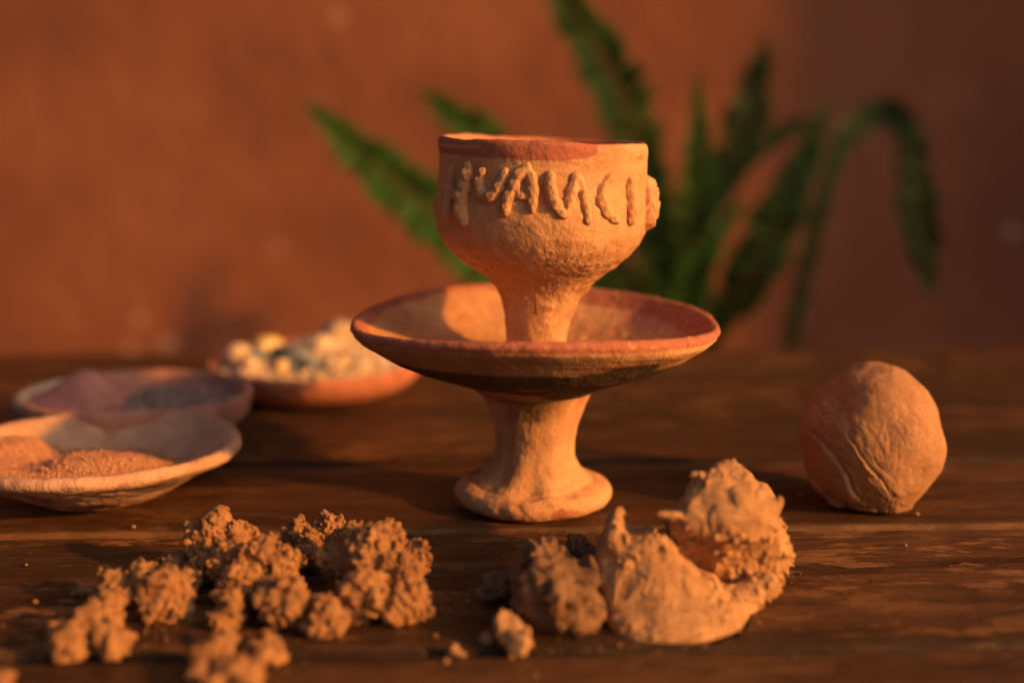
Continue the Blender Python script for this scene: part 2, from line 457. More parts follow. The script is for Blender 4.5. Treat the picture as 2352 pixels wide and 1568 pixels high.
n_ = fbm(C * np.array([1, 1, 2.2]), 30, 4, 17)
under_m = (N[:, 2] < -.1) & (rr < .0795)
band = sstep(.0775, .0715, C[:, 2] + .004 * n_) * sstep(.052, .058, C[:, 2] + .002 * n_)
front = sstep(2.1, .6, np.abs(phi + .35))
soot_shade = under_m * np.clip(band * (.95 + 2.8 * n_) * front, 0, .9)
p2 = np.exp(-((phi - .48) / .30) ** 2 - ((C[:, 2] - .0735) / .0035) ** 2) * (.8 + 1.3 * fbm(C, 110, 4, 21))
soot_shade = np.maximum(soot_shade, under_m * .38 * sstep(.9, -.1, phi + .5 * n_))  # shade of the underside, deeper to the left, painted into the colour
soot_shade = np.maximum(soot_shade, under_m * np.clip(p2 * 2.0, 0, .93))
inside = (~under_m) & (rr < .074) & (phi > .9) & (phi < 2.4)
brown = inside * sstep(.05, .065, rr + .012 * fbm(C, 45, 4, 22)) * .75
paint = np.maximum(paint * .95, brown * .8)
lightm = ((fbm(C, 700, 2, 23) > .52) & (C[:, 2] > .079)) * .35
paint_attr(me, 'mark', np.column_stack([np.clip(paint, 0, 1), np.clip(soot_shade, 0, 1), lightm]))
link('dish', me, M_cup, goblet)

# -- cup with its stem
cup = [(.0145, .0640), (.0136, .0700), (.0135, .0765), (.0143, .0827), (.0150, .0867), (.0176, .0945), (.0198, .0985), (.0240, .1032), (.0283, .1066), (.0322, .1090), (.0350, .1112), (.0382, .1138),
       (.0427, .1189), (.0452, .1240), (.0460, .1285), (.0462, .1340), (.0453, .1390), (.0443, .1440), (.0443, .1490), (.0446, .1540), (.0450, .1590), (.0448, .1618), (.0438, .1633),
       (.0424, .1633), (.0412, .1615), (.0405, .155), (.0402, .142), (.0405, .132), (.037, .121), (.028, .114), (.012, .110), (0, .1095)]
cup_c = (np.array([.06, .0765, .0867, .098, .104, .113, .124, .134, .149, .165]), np.array([.0018, .0020, .0028, .0035, .0042, .0038, .0036, .0035, .0041, .0042]))
def cup_disp(C, phi, idx, n, N):
    rr = np.hypot(C[:, 0], C[:, 1])
    d = .0010 * fbm(C, 34, 3, 31) + .00012 * fbm(C, 330, 3, 32) + .0004 * fbm(C * np.array([.5, .5, 2.2]), 90, 3, 43)
    rough_zone = sstep(.128, .118, C[:, 2] + .006 * noise(C, 50, 33)) * sstep(.085, .10, C[:, 2])
    d += rough_zone * .00045 * fbm(C, 420, 3, 34)
    d += .0005 * fbm(C, 130, 3, 35) * sstep(.104, .096, C[:, 2])
    d += np.maximum(0, noise(C, 190, 36) - .55) * .0022 * (C[:, 2] < .104)
    return d
def cup_rim(C, phi):
    w = sstep(.150, .162, C[:, 2])
    return w * (-.0016 * np.sin(phi) + .0004 * fbm(np.column_stack([np.sin(phi), np.cos(phi), 0 * phi]), 4, 3, 37) * 2 - .0002)
C, fcs, phi, idx, N = lathe(cup, 480, .0007, cup_disp, cup_c, cup_rim)
me = mesh_np('cup', C, fcs)
deg = np.degrees(phi)
edge_z = np.interp(deg, [-180, -100, -75, -41, -8, 9, 20, 26, 27.5, 60, 90, 180], [.158, .1585, .1578, .1566, .1556, .1554, .1562, .1576, .1612, .1612, .1610, .159])
edge_z = edge_z + .0004 * fbm(C, 90, 3, 38)
outer = N[:, 2] > -2
paint = sstep(-.0003, .0003, C[:, 2] - edge_z)
streak = np.exp(-((deg + 62) / 16) ** 2 - ((C[:, 2] - (.1607 - .00002 * (deg + 62))) / .0007) ** 2) + np.exp(-((deg + 43) / 5) ** 2 - ((C[:, 2] - .1606) / .0006) ** 2)
paint *= 1 - np.clip(streak * 1.3, 0, 1) * .85
drip = np.exp(-((deg - 62) / 5) ** 2 - ((C[:, 2] - .1555) / .0009) ** 2) * .8
paint = np.clip(np.maximum(paint, (drip + .2 * fbm(C, 200, 3, 42)) * (drip > .1)), 0, 1)
inner = (np.hypot(C[:, 0] - .004, C[:, 1]) < .0418) & (C[:, 2] > .11)
paint = np.where(inner, paint * .35, paint)
n2 = fbm(C, 75, 4, 39)
soot_shade = np.clip(np.exp(-((deg - 14) / 26) ** 2 - ((C[:, 2] - .1105) / .0055) ** 2) * (.38 + 1.0 * n2), 0, .6)
soot_shade = np.maximum(soot_shade, np.clip(sstep(.45, .62, fbm(C, 480, 2, 40)) * sstep(.127, .112, C[:, 2]) * (C[:, 2] > .10) * .6, 0, 1))
paint_attr(me, 'mark', np.column_stack([paint, soot_shade, 0 * soot_shade]))
cup_o = link('cup', me, M_cup, goblet)

# -- voxel remesh by modifier, no operators
def remesh(me, voxel, smooth=0):
    o = bpy.data.objects.new('tmp', me); scene.collection.objects.link(o)
    md = o.modifiers.new('r', 'REMESH'); md.mode = 'VOXEL'; md.voxel_size = voxel; md.use_smooth_shade = True
    if smooth:
        sm = o.modifiers.new('s', 'SMOOTH'); sm.factor = .6; sm.iterations = smooth
    dg = bpy.context.evaluated_depsgraph_get(); dg.update()
    res = bpy.data.meshes.new_from_object(o.evaluated_get(dg), depsgraph=dg)
    bpy.data.objects.remove(o); bpy.data.meshes.remove(me)
    return res
_b = bmesh.new(); bmesh.ops.create_icosphere(_b, subdivisions=1, radius=1.0)
ICO1_V = np.array([v.co[:] for v in _b.verts]); ICO1_F = np.array([[v.index for v in f.verts] for f in _b.faces]); _b.free()
_b = bmesh.new(); bmesh.ops.create_icosphere(_b, subdivisions=3, radius=1.0)
ICO3_V = np.array([v.co[:] for v in _b.verts]); ICO3_F = np.array([[v.index for v in f.verts] for f in _b.faces]); _b.free()
def balls(cs, rs, big=False, rough=.18):
    BV, BF = (ICO3_V, ICO3_F) if big else (ICO1_V, ICO1_F)
    cs = np.asarray(cs); rs = np.asarray(rs)
    jit = 1 + (0 if big else rough) * rng.standard_normal((len(cs), len(BV), 1))
    sq = np.exp(rng.normal(0, 0 if big else rough * 1.3, (len(cs), 1, 3)))
    V = cs[:, None, :] + BV[None] * rs[:, None, None] * jit * sq
    Fa = (BF[None] + (np.arange(len(cs)) * len(BV))[:, None, None]).reshape(-1, 3)
    return V.reshape(-1, 3), Fa

def cup_surface(deg_, z):
    r = np.interp(z, [p[1] for p in cup[:22]], [p[0] for p in cup[:22]])
    cx = np.interp(z, *cup_c)
    a = math.radians(deg_)
    n = np.array([math.sin(a), -math.cos(a), 0])
    return np.array([cx, 0, z]) + n * r, n
letters = {
 'H': ([[(-57.5, 152), (-58.5, 145), (-57.5, 139), (-55.5, 131)], [(-43.5, 153.2), (-43.8, 148), (-46.6, 142), (-45.6, 137), (-43.5, 130.6)], [(-57.5, 142.2), (-52, 141.4), (-48, 141)]], [.0021, .0026, .0018], 1.3),
 'U': ([[(-34, 151.5), (-36.5, 147.5), (-35, 143.2), (-29.8, 140.6), (-26, 141.9), (-23.3, 146.5), (-20.6, 151.6)]], [.0021], 1.0),
 'A': ([[(-9.1, 153.2), (-14, 149.8), (-16.8, 144.7), (-19.2, 140.2), (-19.6, 134.3)], [(-10.5, 153.0), (-7.6, 149.4), (-6.2, 143.9), (-6.0, 136)], [(-17.2, 142.0), (-12.3, 141.8), (-7.5, 141.2)]], [.0023, .0021, .0016], .85),
 'N': ([[(2.2, 150.5), (2.4, 145.3), (4.0, 140.3), (7.8, 135.4), (10.6, 134.2)], [(10.8, 134.6), (12.6, 140), (14, 144.8), (15.8, 149.8)], [(15.8, 149.8), (19.6, 143.8), (21.0, 137.8), (22.2, 131)]], [.0022, .0021, .0018], .9),
 'C': ([[(37, 149.2), (33, 147), (30.4, 143), (30, 139.9), (32.6, 135), (40, 131)]], [.0024], .45),
 'I': ([[(51.5, 147.1), (51.8, 141), (50.5, 134.5), (50.1, 129.6)]], [.0027], .7),
 'A_': ([[(83, 144.5), (78, 138), (76, 132), (76, 127.5)], [(84, 144.0), (92, 141), (95, 134), (94, 128)], [(79, 133), (87, 132), (94, 133)], [(86, 141), (86, 133), (86, 128)]], [.0040, .0042, .0040, .0042], 1.25)}
for key, (strokes, rad, lift) in letters.items():
    cs, rs = [], []
    for st, r0 in zip(strokes, rad):
        st = np.array(st, float); s = np.r_[0, np.cumsum(np.hypot(np.diff(st[:, 0]) * .78, np.diff(st[:, 1])))]
        tt = np.arange(0, s[-1], .40)
        # smooth resample
        dg_ = np.interp(tt, s, st[:, 0]); zz = np.interp(tt, s, st[:, 1])
        if len(tt) > 8:
            k = np.ones(5) / 5
            dg_[2:-2] = np.convolve(dg_, k, 'valid'); zz[2:-2] = np.convolve(zz, k, 'valid')
        ph0 = random.random() * 9
        for i, (a, z) in enumerate(zip(dg_, zz)):
            t = i / max(1, len(tt) - 1)
            w = r0 * (.72 + .4 * math.sin(math.pi * t) ** .6) * (1 + .12 * math.sin(i * .5 + ph0) + .07 * random.uniform(-1, 1))
            p, n = cup_surface(a + random.uniform(-.25, .25), z / 1000)
            cs.append(p + n * ((w * -.12 if key == 'A_' else w * (-.20 + .42 * lift)) - .0003)); rs.append(w * (.80 + .22 * lift) * 1.12 * random.uniform(.97, 1.03))
    v, f = balls(cs, rs, False, .03)
    lm = remesh(mesh_np('letter', v, f), .00034, 6)
    V = get_v(lm); Nn = get_n(lm)
    V += Nn * (.00012 * fbm(V, 500, 3, 50) + .00035 * fbm(V, 110, 2, 51))[:, None]
    set_v(lm, V)
    paint_attr(lm, 'mark', np.zeros((len(V), 3)))
    lo = link('letter', lm, M_cup, cup_o)

# ------------------------------------------------------------------ clods
def px_to_m(p):
    depth = (p[1] + CAM_D) * math.cos(PITCH) + (CAM_H - p[2]) * math.sin(PITCH)
    return depth / F
def lump(px, py, rpx, D=None, k=.8):
    if D is None:
        D = .4
        for _ in range(30):
            p = at(px, py, D); r = rpx * px_to_m(p)
            p = on_z(px, py, k * r); D = p[1] + CAM_D
    p = at(px, py, D)
    return np.array([*p, rpx * px_to_m(p)])
_cl = 0
def clod(name, label, cat, lumps, mat, group=None, crumb=1.0, voxel=.00042, cr=(.14, .34), fine=.0004, mid=.0012, mask=None, shrink=.97, soft=3, rug=.0024, amp=.05, csz=1.0, spikes=.45, tear=1.0):
    global _cl
    _cl += 1
    L = np.array([lump(*l) for l in lumps])
    C0, R0 = L[:, :3], L[:, 3] * shrink
    v1, f1 = balls(C0, R0, True)
    size = float(np.ptp(v1, axis=0).max())
    core = remesh(mesh_np('core', v1, f1), max(.0007, size / 55), soft)
    Vc, Nc = get_v(core), get_n(core)
    Vc = Vc + Nc * (size * amp * np.clip(fbm(Vc, 2.6 / size, 2, 170 + _cl), -1, 1) + rug * fbm(Vc, 170, 2, 150 + _cl))[:, None]
    set_v(core, Vc); core.calc_loop_triangles()
    T = np.array([t.vertices[:] for t in core.loop_triangles]); A, B_, C_ = Vc[T[:, 0]], Vc[T[:, 1]], Vc[T[:, 2]]
    cr_ = np.cross(B_ - A, C_ - A); ar = np.linalg.norm(cr_, axis=1) / 2; nn = cr_ / (2 * ar[:, None] + 1e-15)
    vs, fs = [Vc], [T]; off = len(Vc)
    def scatter(spacing, med, sig, lo, hi, out0, out1, cut, mk):
        n = int(crumb * ar.sum() / spacing ** 2)
        if n < 1: return None
        pk = rng.choice(len(T), n, p=ar / ar.sum()); w3 = rng.dirichlet([1, 1, 1], n)
        p = A[pk] * w3[:, :1] + B_[pk] * w3[:, 1:2] + C_[pk] * w3[:, 2:]; pn = nn[pk]
        field = fbm(p, 170, 2, 150 + _cl)
        keep = field > cut
        if mk is not None: keep &= mk(p)
        p, pn = p[keep], pn[keep]
        rr = np.clip(np.exp(rng.normal(math.log(med), sig, len(p))), lo, hi) * csz
        return p + pn * (rr * rng.uniform(out0, out1, len(p)))[:, None], rr, pn
    knobs = scatter(.0062, .0018, .5, .0008, .0042, -.5, .25, -.5, mask)
    tiers = []
    if mask is None and knobs is not None and len(knobs[0]) and size > .012:
        tiers.append((knobs[0], knobs[1] * min(1, size * 28)))
        # crumbs crusting the knobs
        k = rng.integers(0, len(knobs[0]), len(knobs[0]) * 12)
        d = knobs[2][k] * .7 + rng.standard_normal((len(k), 3)) * .8; d /= np.linalg.norm(d, axis=1)[:, None]
        rk = knobs[1][k] * min(1, size * 28)
        rr = np.clip(np.exp(rng.normal(math.log(.00064), .4, len(k))), .00036, .0014) * csz
        tiers.append((knobs[0][k] + d * rk[:, None], rr))
    cru = scatter(.00118, .00060, .50, .00034, .0018, -.3, .9, -.10, mask)
    if cru is not None and len(cru[0]):
        tiers.append(cru[:2])
        big = rng.random(len(cru[0])) < spikes
        d = cru[2][big] + rng.standard_normal((big.sum(), 3)) * .8; d /= np.linalg.norm(d, axis=1)[:, None]
        tiers.append((cru[0][big] + d * cru[1][big][:, None], np.maximum(cru[1][big] * rng.uniform(.45, .8, big.sum()), .00034)))
    for q_, r_ in tiers:
        if len(q_): v, f = balls(q_, r_); vs.append(v); fs.append(f + off); off += len(v)
    bpy.data.meshes.remove(core)
    me = remesh(mesh_np(name, np.vstack(vs), np.vstack(fs)), voxel)
    V = get_v(me); Nn = get_n(me)
    d = mid * .35 * fbm(V, 220, 4, 90 + _cl, .6) + fine * fbm(V, 700, 2, 95 + _cl)
    if mask is not None:
        mk = mask(V).astype(float)
        d = d * (.35 + .65 * mk)
        wv = V + .006 * np.column_stack([noise(V, 120, 401), noise(V, 120, 402), noise(V, 120, 403)])
        n1 = fbm(wv * np.array([1, 1, 1.5]), 62, 2, 410 + _cl) * 3.2
        ter = np.floor(n1) + sstep(.72, 1.0, n1 - np.floor(n1))
        d = d + .0015 * tear * (ter - .7 * n1)
        n3 = fbm(wv, 105, 2, 420 + _cl)
        d = d - .0014 * tear * np.exp(-(n3 / .035) ** 2) * sstep(-.1, .3, noise(V, 60, 430 + _cl))
    V += Nn * d[:, None]
    V[:, 2] = np.maximum(V[:, 2], .0002)
    base = np.array([L[:, 0].mean(), L[:, 1].mean(), 0])
    V -= base
    set_v(me, V)
    o = link(name, me, mat); o.location = base
    tag(o, label, cat, group)
    return o
G1 = 'crumbly soil clods on the front left of the table'
clod('soil_clod', 'largest crumbly soil clod, tall rough mound left of the goblet foot', 'clod',
     [(865, 1285, 80, .402), (930, 1318, 56, .394), (950, 1385, 40, .382), (845, 1368, 64, None), (787, 1270, 52, .410), (905, 1395, 42, None), (880, 1235, 34, .405), (935, 1265, 34, .402), (815, 1240, 34, .41)], M_soil, G1, voxel=.00033)
clod('soil_clod', 'small pointed soil crumb leaning against the front left of the largest clod', 'clod',
     [(752, 1425, 34, None), (727, 1447, 18, None), (745, 1388, 20, .371), (770, 1440, 24, None)], M_soil, G1, voxel=.00045)
clod('soil_clod', 'sharp small porous soil clod behind the others, nearest the plank seam', 'clod',
     [(690, 1238, 34, .440), (758, 1222, 34, .442), (722, 1262, 36, None), (775, 1205, 18, .442), (675, 1215, 20, .442), (700, 1290, 26, None)], M_soil, G1, crumb=1.2, voxel=.00030)
clod('soil_clod', 'broad lumpy soil clod of several knobs in the middle of the left group', 'clod',
     [(470, 1310, 36, None), (560, 1350, 44, None), (640, 1360, 44, None), (482, 1232, 44, .417), (545, 1238, 38, .417), (602, 1285, 46, .402), (650, 1290, 36, .400), (450, 1215, 22, .417), (520, 1290, 40, .405), (665, 1340, 34, .395)], M_soil, G1, crumb=1.1, voxel=.00033)
clod('soil_clod', 'little soil clod with a spur on the left flank of the broad lumpy one', 'clod',
     [(400, 1305, 26, None), (375, 1290, 16, None), (440, 1335, 30, None), (425, 1300, 24, None)], M_soil, G1, voxel=.0005)
clod('soil_clod', 'rounded soil clod with a knob at its upper left, between long and broad clods', 'clod',
     [(375, 1366, 56, None), (330, 1328, 26, .388), (425, 1345, 30, None), (412, 1400, 24, None)], M_soil, G1)
clod('soil_clod', 'long soil clod slanting down to the left of the group', 'clod',
     [(262, 1338, 34, .388), (252, 1385, 38, .377), (235, 1430, 40, None), (262, 1470, 26, None), (285, 1345, 18, .388)], M_soil, G1, crumb=.8)
clod('soil_clod', 'blurred soil clod at the lower left end of the long slanting one', 'clod',
     [(165, 1472, 40, None), (135, 1448, 24, None), (180, 1495, 22, None)], M_soil, G1, crumb=.8)
clod('soil_clod', 'round ball shaped soil clod with a hollow, in front of the broad lumpy one', 'clod',
     [(655, 1390, 54, None)], M_soil, G1, crumb=1.2)
clod('soil_clod', 'small round soil clod with a pale chip, left of the ball shaped one', 'clod',
     [(522, 1408, 37, None)], M_soil, G1, crumb=1.2)
clod('soil_clod', 'nearest soil clod, cut by the bottom edge of the photo', 'clod',
     [(515, 1472, 26, .352), (490, 1508, 40, None), (548, 1545, 40, None), (462, 1548, 26, None), (560, 1590, 38, None), (500, 1590, 30, None)], M_soil, G1, crumb=.8)
clod('soil_clod', 'two lobed small soil clod beside the nearest one', 'clod',
     [(605, 1497, 32, None), (575, 1490, 16, None), (635, 1503, 20, None), (625, 1480, 16, None)], M_soil, G1, crumb=.8)
clod('soil_clod', 'tiny soil clod on its own at the left, behind the long one', 'clod', [(192, 1355, 15, None)], M_soil, G1, voxel=.0004)
clod('soil_clod', 'small piece of soil in the bottom left corner of the photo', 'clod', [(-2, 1562, 22, None)], M_soil, G1)

G2 = 'clay lumps on the front right of the table'
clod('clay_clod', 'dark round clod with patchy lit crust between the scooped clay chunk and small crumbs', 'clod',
     [(1278, 1368, 88, None), (1252, 1285, 48, .396), (1330, 1335, 48, .394), (1330, 1410, 48, None), (1245, 1345, 60, .385)], M_soil_shaded, G2, crumb=.9, voxel=.0007)
clod('clay_clod', 'small dark crumb standing behind the dark round clod', 'clod', [(1330, 1262, 26, .425), (1345, 1300, 34, None)], M_soil_shaded, G2)
clod('clay_clod', 'dark loose crumb in shade left of the dark round clod', 'clod', [(1140, 1342, 34, None), (1120, 1365, 18, None), (1165, 1325, 20, None)], M_soil_shaded, G2, voxel=.0005)
clod('clay_clod', 'bright wedge shaped clay piece in front of the dark round clod', 'clod',
     [(1165, 1448, 34, .359), (1185, 1475, 30, None), (1155, 1420, 16, .36), (1195, 1490, 18, None)], M_claychunk, G2, crumb=.35, mid=.0012)
clod('clay_clod', 'tiny nub of clay touching the left of the bright wedge piece', 'clod', [(1122, 1462, 16, None)], M_claychunk, G2, crumb=.5)
clod('clay_clod', 'tiny lone clay crumb left of the bright wedge piece', 'clod', [(1042, 1492, 13, None), (1030, 1498, 7, None)], M_claychunk, G2, crumb=.5, voxel=.0004)

def rough_top(p):   # torn crumbly skin on the right and upper part of the scooped chunk
    return ((fbm(p, 90, 2, 61) > .12) & (p[:, 0] > .036)) | (p[:, 2] > .021) & (p[:, 0] > .036) | (p[:, 0] > .083)
# the scooped chunk: a thick curved slab, filled with overlapping lumps row by row (left edge, right edge, depth)
rows = [(1183, 1398, 1436, .388), (1200, 1390, 1438, .388), (1218, 1384, 1440, .388), (1235, 1374, 1448, .388), (1252, 1368, 1548, .389), (1270, 1366, 1556, .389), (1290, 1363, 1572, .388), (1318, 1364, 1602, .386), (1345, 1368, 1650, .384),
        (1372, 1378, 1735, .381), (1400, 1388, 1742, .375), (1428, 1394, 1728, .369), (1452, 1408, 1724, .364), (1474, 1440, 1700, .361)]
boat = []
for py, xl, xr, D in rows:
    hw = min(30, (xr - xl) / 2)
    hw = hw * (.8 if py > 1440 else 1)
    n = max(1, int((xr - xl - 2 * hw) / 24) + 1)
    for i in range(n):
        x = xl + hw + (xr - xl - 2 * hw) * (i / max(1, n - 1) if n > 1 else .5)
        t_ = (x - 1360) / 380
        bow = .011 * (t_ - .45) ** 2 * 4                      # the face bulges towards the viewer in the middle
        for k in range(4 if hw > 24 else 1):
            boat.append((x, py - k * 5, hw * random.uniform(.92, 1.08), D + bow + k * .0055))
for x, y, r, D in [(1700, 1375, 34, .386), (1725, 1362, 32, .388), (1748, 1350, 30, .390), (1768, 1336, 26, .391), (1784, 1322, 20, .392), (1765, 1350, 26, .389)]: boat.append((x, y, r, D))
clod('clay_chunk', 'big scooped chunk of raw clay with an upright horn on its left', 'clay',
     boat, M_claychunk, None, crumb=.7, voxel=.0005, mid=.0010, fine=.0003, mask=rough_top, shrink=1.03, soft=9, rug=.0006, amp=.02, csz=.7, tear=.30)
def rough_low(p):
    zl = p[:, 2] + .006 * fbm(p, 90, 3, 62)
    return (zl < .0265) | (fbm(p, 110, 3, 63) > .45) | ((zl > .049) & (fbm(p, 200, 2, 64) > .1))
rows = [(1082, 1630, 1705, .402), (1104, 1588, 1730, .397), (1130, 1570, 1776, .393), (1155, 1553, 1790, .389), (1178, 1536, 1782, .387), (1200, 1530, 1786, .388), (1225, 1545, 1798, .392),
        (1250, 1558, 1808, .396), (1275, 1574, 1812, .398), (1298, 1592, 1794, .399), (1310, 1612, 1745, .400)]
top = [(1545, 1184, 22, .388), (1528, 1180, 17, .388), (1515, 1177, 12, .388), (1790, 1150, 12, .392)]
for py, xl, xr, D in rows:
    hw = 27
    n = int((xr - xl - 2 * hw) / 24) + 2
    for i in range(n):
        x = xl + hw + (xr - xl - 2 * hw) * i / (n - 1)
        t_ = abs((x - (xl + xr) / 2) / ((xr - xl) / 2))
        for k in range(5):
            top.append((x, py + 13 - k * 3, hw * random.uniform(.9, 1.1), D + .007 * t_ ** 2.5 + k * .0065 * (1 - .35 * t_)))
clod('clay_chunk', 'lumpy clay chunk with smooth face and crumbly underside behind the scooped one', 'clay',
     top, M_claychunk, None, crumb=1.0, voxel=.00055, mid=.0012, fine=.0003, mask=rough_low, shrink=1.0, soft=7, rug=.0009, amp=.03, csz=.8, tear=.42)
# fine dust shed by the clods
dc, dr = [], []
for (px, py, n, sd) in [(870, 1400, 70, .022), (600, 1400, 70, .025), (380, 1410, 60, .022), (230, 1470, 60, .02), (540, 1530, 50, .018), (740, 1300, 30, .015), (1180, 1400, 60, .02), (1350, 1470, 40, .02), (1600, 1500, 40, .022), (1800, 1330, 30, .015), (1300, 1250, 30, .02)]:
    c0 = on_z(px, py, 0)
    for _ in range(n):
        r_ = min(.0009, random.lognormvariate(math.log(.00028), .45))
        dc.append((c0[0] + random.gauss(0, sd), c0[1] + random.gauss(0, sd * .6), .0003 + r_ * .5)); dr.append(r_)
v, f = balls(dc, dr)
tag(link('soil_dust', mesh_np('soil_dust', v, f), M_soil), 'fine crumbs of soil strewn on the planks around the clods', 'soil', kind='stuff')
# specks lying about on the wood
specks = [(80, 1387, 8, 0), (1025, 1523, 7, 1), (1000, 1462, 5, 1), (1835, 1140, 6, 1), (2105, 1185, 6, 1), (305, 1213, 6, 0), (60, 1300, 4, 0), (690, 1300, 5, 0), (1215, 1245, 5, 1), (1450, 1236, 5, 1), (2080, 1255, 5, 1)]
where = ['left of the long soil clod at the front left', 'below the gap between soil clods and lone clay crumb', 'under the right end of the largest soil clod', 'just left of the clay ball base', 'just right of the clay ball base', 'in front of the sand plate', 'at the left edge above the soil clods', 'between two soil clods in the middle', 'below the goblet foot on its left', 'below the goblet foot on its right', 'in front of the clay ball, below the bright seam']
for i, (px, py, r, c) in enumerate(specks):
    p = on_z(px, py, 0); s = r * px_to_m(p)
    v = ICO1_V * (1 + .25 * rng.standard_normal((len(ICO1_V), 1))) * np.array([1.3, 1, .7]) * s
    v[:, 2] = np.maximum(v[:, 2], -.4 * s) + .4 * s + .0004
    o = link('soil_speck', mesh_np('soil_speck', v, ICO1_F), M_claychunk if c else M_soil); o.location = p
    tag(o, 'loose soil speck ' + where[i], 'crumb', 'loose specks of soil on the planks')

# ------------------------------------------------------------------ clay ball
bc = np.array([.1618, .000, .0306]); BR = .0320
bm = bmesh.new(); bmesh.ops.create_icosphere(bm, subdivisions=7, radius=1.0)
me = bpy.data.meshes.new('clay_ball'); bm.to_mesh(me); bm.free()
V = get_v(me); U = V.copy()
vd = np.array(bc) - np.array([0, -CAM_D, CAM_H]); vd /= np.linalg.norm(vd)
rt = np.cross(vd, [0, 0, 1]); rt /= np.linalg.norm(rt); up_ = np.cross(rt, vd)
u, v, w = U @ rt, U @ up_, -(U @ vd)
fr = sstep(-.05, .25, w)
d = .05 * fbm(U, 1.2, 2, 201) + .035 * fbm(U, 2.4, 2, 206) + .035 * np.exp(-((U[:, 2] + .90) / .25) ** 2) + .010 * fbm(U, 4, 3, 202) + .003 * fbm(U, 14, 3, 203)
d += .05 * np.exp(-((u - .1) ** 2 + (v - 1.0) ** 2) / .25) - .025 * np.exp(-((u - .85) ** 2 + (v + .75) ** 2) / .15) - .04 * np.exp(-((u - .98) ** 2 + (v - .25) ** 2) / .06)
d += -.05 * np.exp(-((u + .62) ** 2 + (v - .62) ** 2) / .10)
warp = np.column_stack([u, v, w]); uw = u + .035 * fbm(warp, 5, 3, 204); vw = v + .035 * fbm(warp, 5, 3, 205)
def crease(pts, depth, width, stepv, sw):
    """pts in (u,v); stepv raises the side to the right of travel"""
    pts = np.array(pts, float); best = np.full(len(uw), 9.); sd = np.zeros(len(uw)); tp = np.zeros(len(uw))
    n = len(pts) - 1
    for i in range(n):
        a, b = pts[i], pts[i + 1]; ab = b - a; L2 = ab @ ab
        t = np.clip(((uw - a[0]) * ab[0] + (vw - a[1]) * ab[1]) / L2, 0, 1)
        dx, dy = uw - a[0] - t * ab[0], vw - a[1] - t * ab[1]
        ds = np.hypot(dx, dy); side = np.sign(ab[1] * dx - ab[0] * dy)
        m_ = ds < best
        best = np.where(m_, ds, best); sd = np.where(m_, side, sd); tp = np.where(m_, (i + t) / n, tp)
    fade = np.sin(np.pi * np.clip(tp, .02, .98)) ** .5
    return fr * fade * (-depth * np.exp(-(best / width) ** 2) + stepv * (sd > 0) * np.exp(-(best / sw)) * (1 - np.exp(-(best / (width * .6)) ** 2)))
z6 = lambda x, y: ((x - 1050) / 505, -(y - 790) / 512)
d += crease([z6(*p) for p in [(610, 770), (720, 830), (820, 950), (900, 1040), (950, 1150), (1010, 1230)]], .030, .022, .070, .26)
d += crease([z6(*p) for p in [(870, 740), (950, 850), (1020, 960), (1130, 1060), (1190, 1170)]], .020, .018, .020, .15)
d += crease([z6(*p) for p in [(1130, 690), (1165, 800), (1170, 920)]], .007, .012, .006, .1)
d += crease([z6(*p) for p in [(760, 850), (860, 960), (960, 1030)]], .010, .016, .012, .1)
d += crease([z6(*p) for p in [(820, 800), (920, 900), (1010, 1010)]], .008, .014, .010, .08)
d += crease([z6(*p) for p in [(1230, 940), (1320, 990), (1310, 1080)]], .006, .012, .006, .08)
d += crease([z6(*p) for p in [(580, 1060), (680, 1110), (800, 1200), (960, 1290)]], .045, .03, .07, .16)
d += .02 * fr * fbm(np.column_stack([(uw + vw) * .9, (uw - vw) * .25, w * .3]), 9, 3, 209) * sstep(.25, -.25, u + v * .6)
d += crease([z6(*p) for p in [(980, 820), (1060, 900), (1110, 980), (1180, 1040)]], .010, .014, .010, .08)
d += crease([z6(*p) for p in [(1330, 360), (1420, 470), (1470, 620)]], .003, .015, .004, .1)
d += crease([z6(*p) for p in [(690, 650), (770, 650), (860, 625)]], .014, .02, .018, .12)
d += -.05 * np.exp(-((uw - z6(870, 630)[0]) ** 2 + (vw - z6(870, 630)[1]) ** 2) / .0035) * fr
d += -.055 * np.exp(-((uw + .52) ** 2 / .035 + (vw - .42) ** 2 / .10)) * fr
for (x, y, s) in [(1260, 560, .03), (1360, 410, .025), (1210, 640, .02), (1460, 600, .015), (1530, 920, .02), (1040, 860, .015), (1290, 810, .02), (1060, 500, .012), (1400, 980, .015)]:
    a, b = z6(x, y); d -= .012 * np.exp(-((uw - a) ** 2 + (vw - b) ** 2) / (s * s)) * fr
n4 = fbm(np.column_stack([(uw + vw), (uw - vw) * .35, w * .4]), 3.2, 3, 220)
d -= .005 * np.exp(-(n4 / .04) ** 2) * fr * sstep(-.2, .3, noise(warp, 2.5, 221))
n5 = fbm(U, 2.2, 2, 222) * 3; d += .007 * (np.floor(n5) + sstep(.6, 1, n5 - np.floor(n5)) - n5)
V = U * (1 + d)[:, None] * BR * np.array([1.0, 1.0, 1.02])
V[:, 2] = np.maximum(V[:, 2], -bc[2] + .0002)
V[:, 2] = np.where(V[:, 2] < -bc[2] + .004, -bc[2] + .0002 + (V[:, 2] + bc[2] - .0002) * .6, V[:, 2])
set_v(me, V)
ball = link('clay_ball', me, M_ball); ball.location = bc
tag(ball, 'smooth kneaded ball of clay with creases right of the goblet', 'clay')

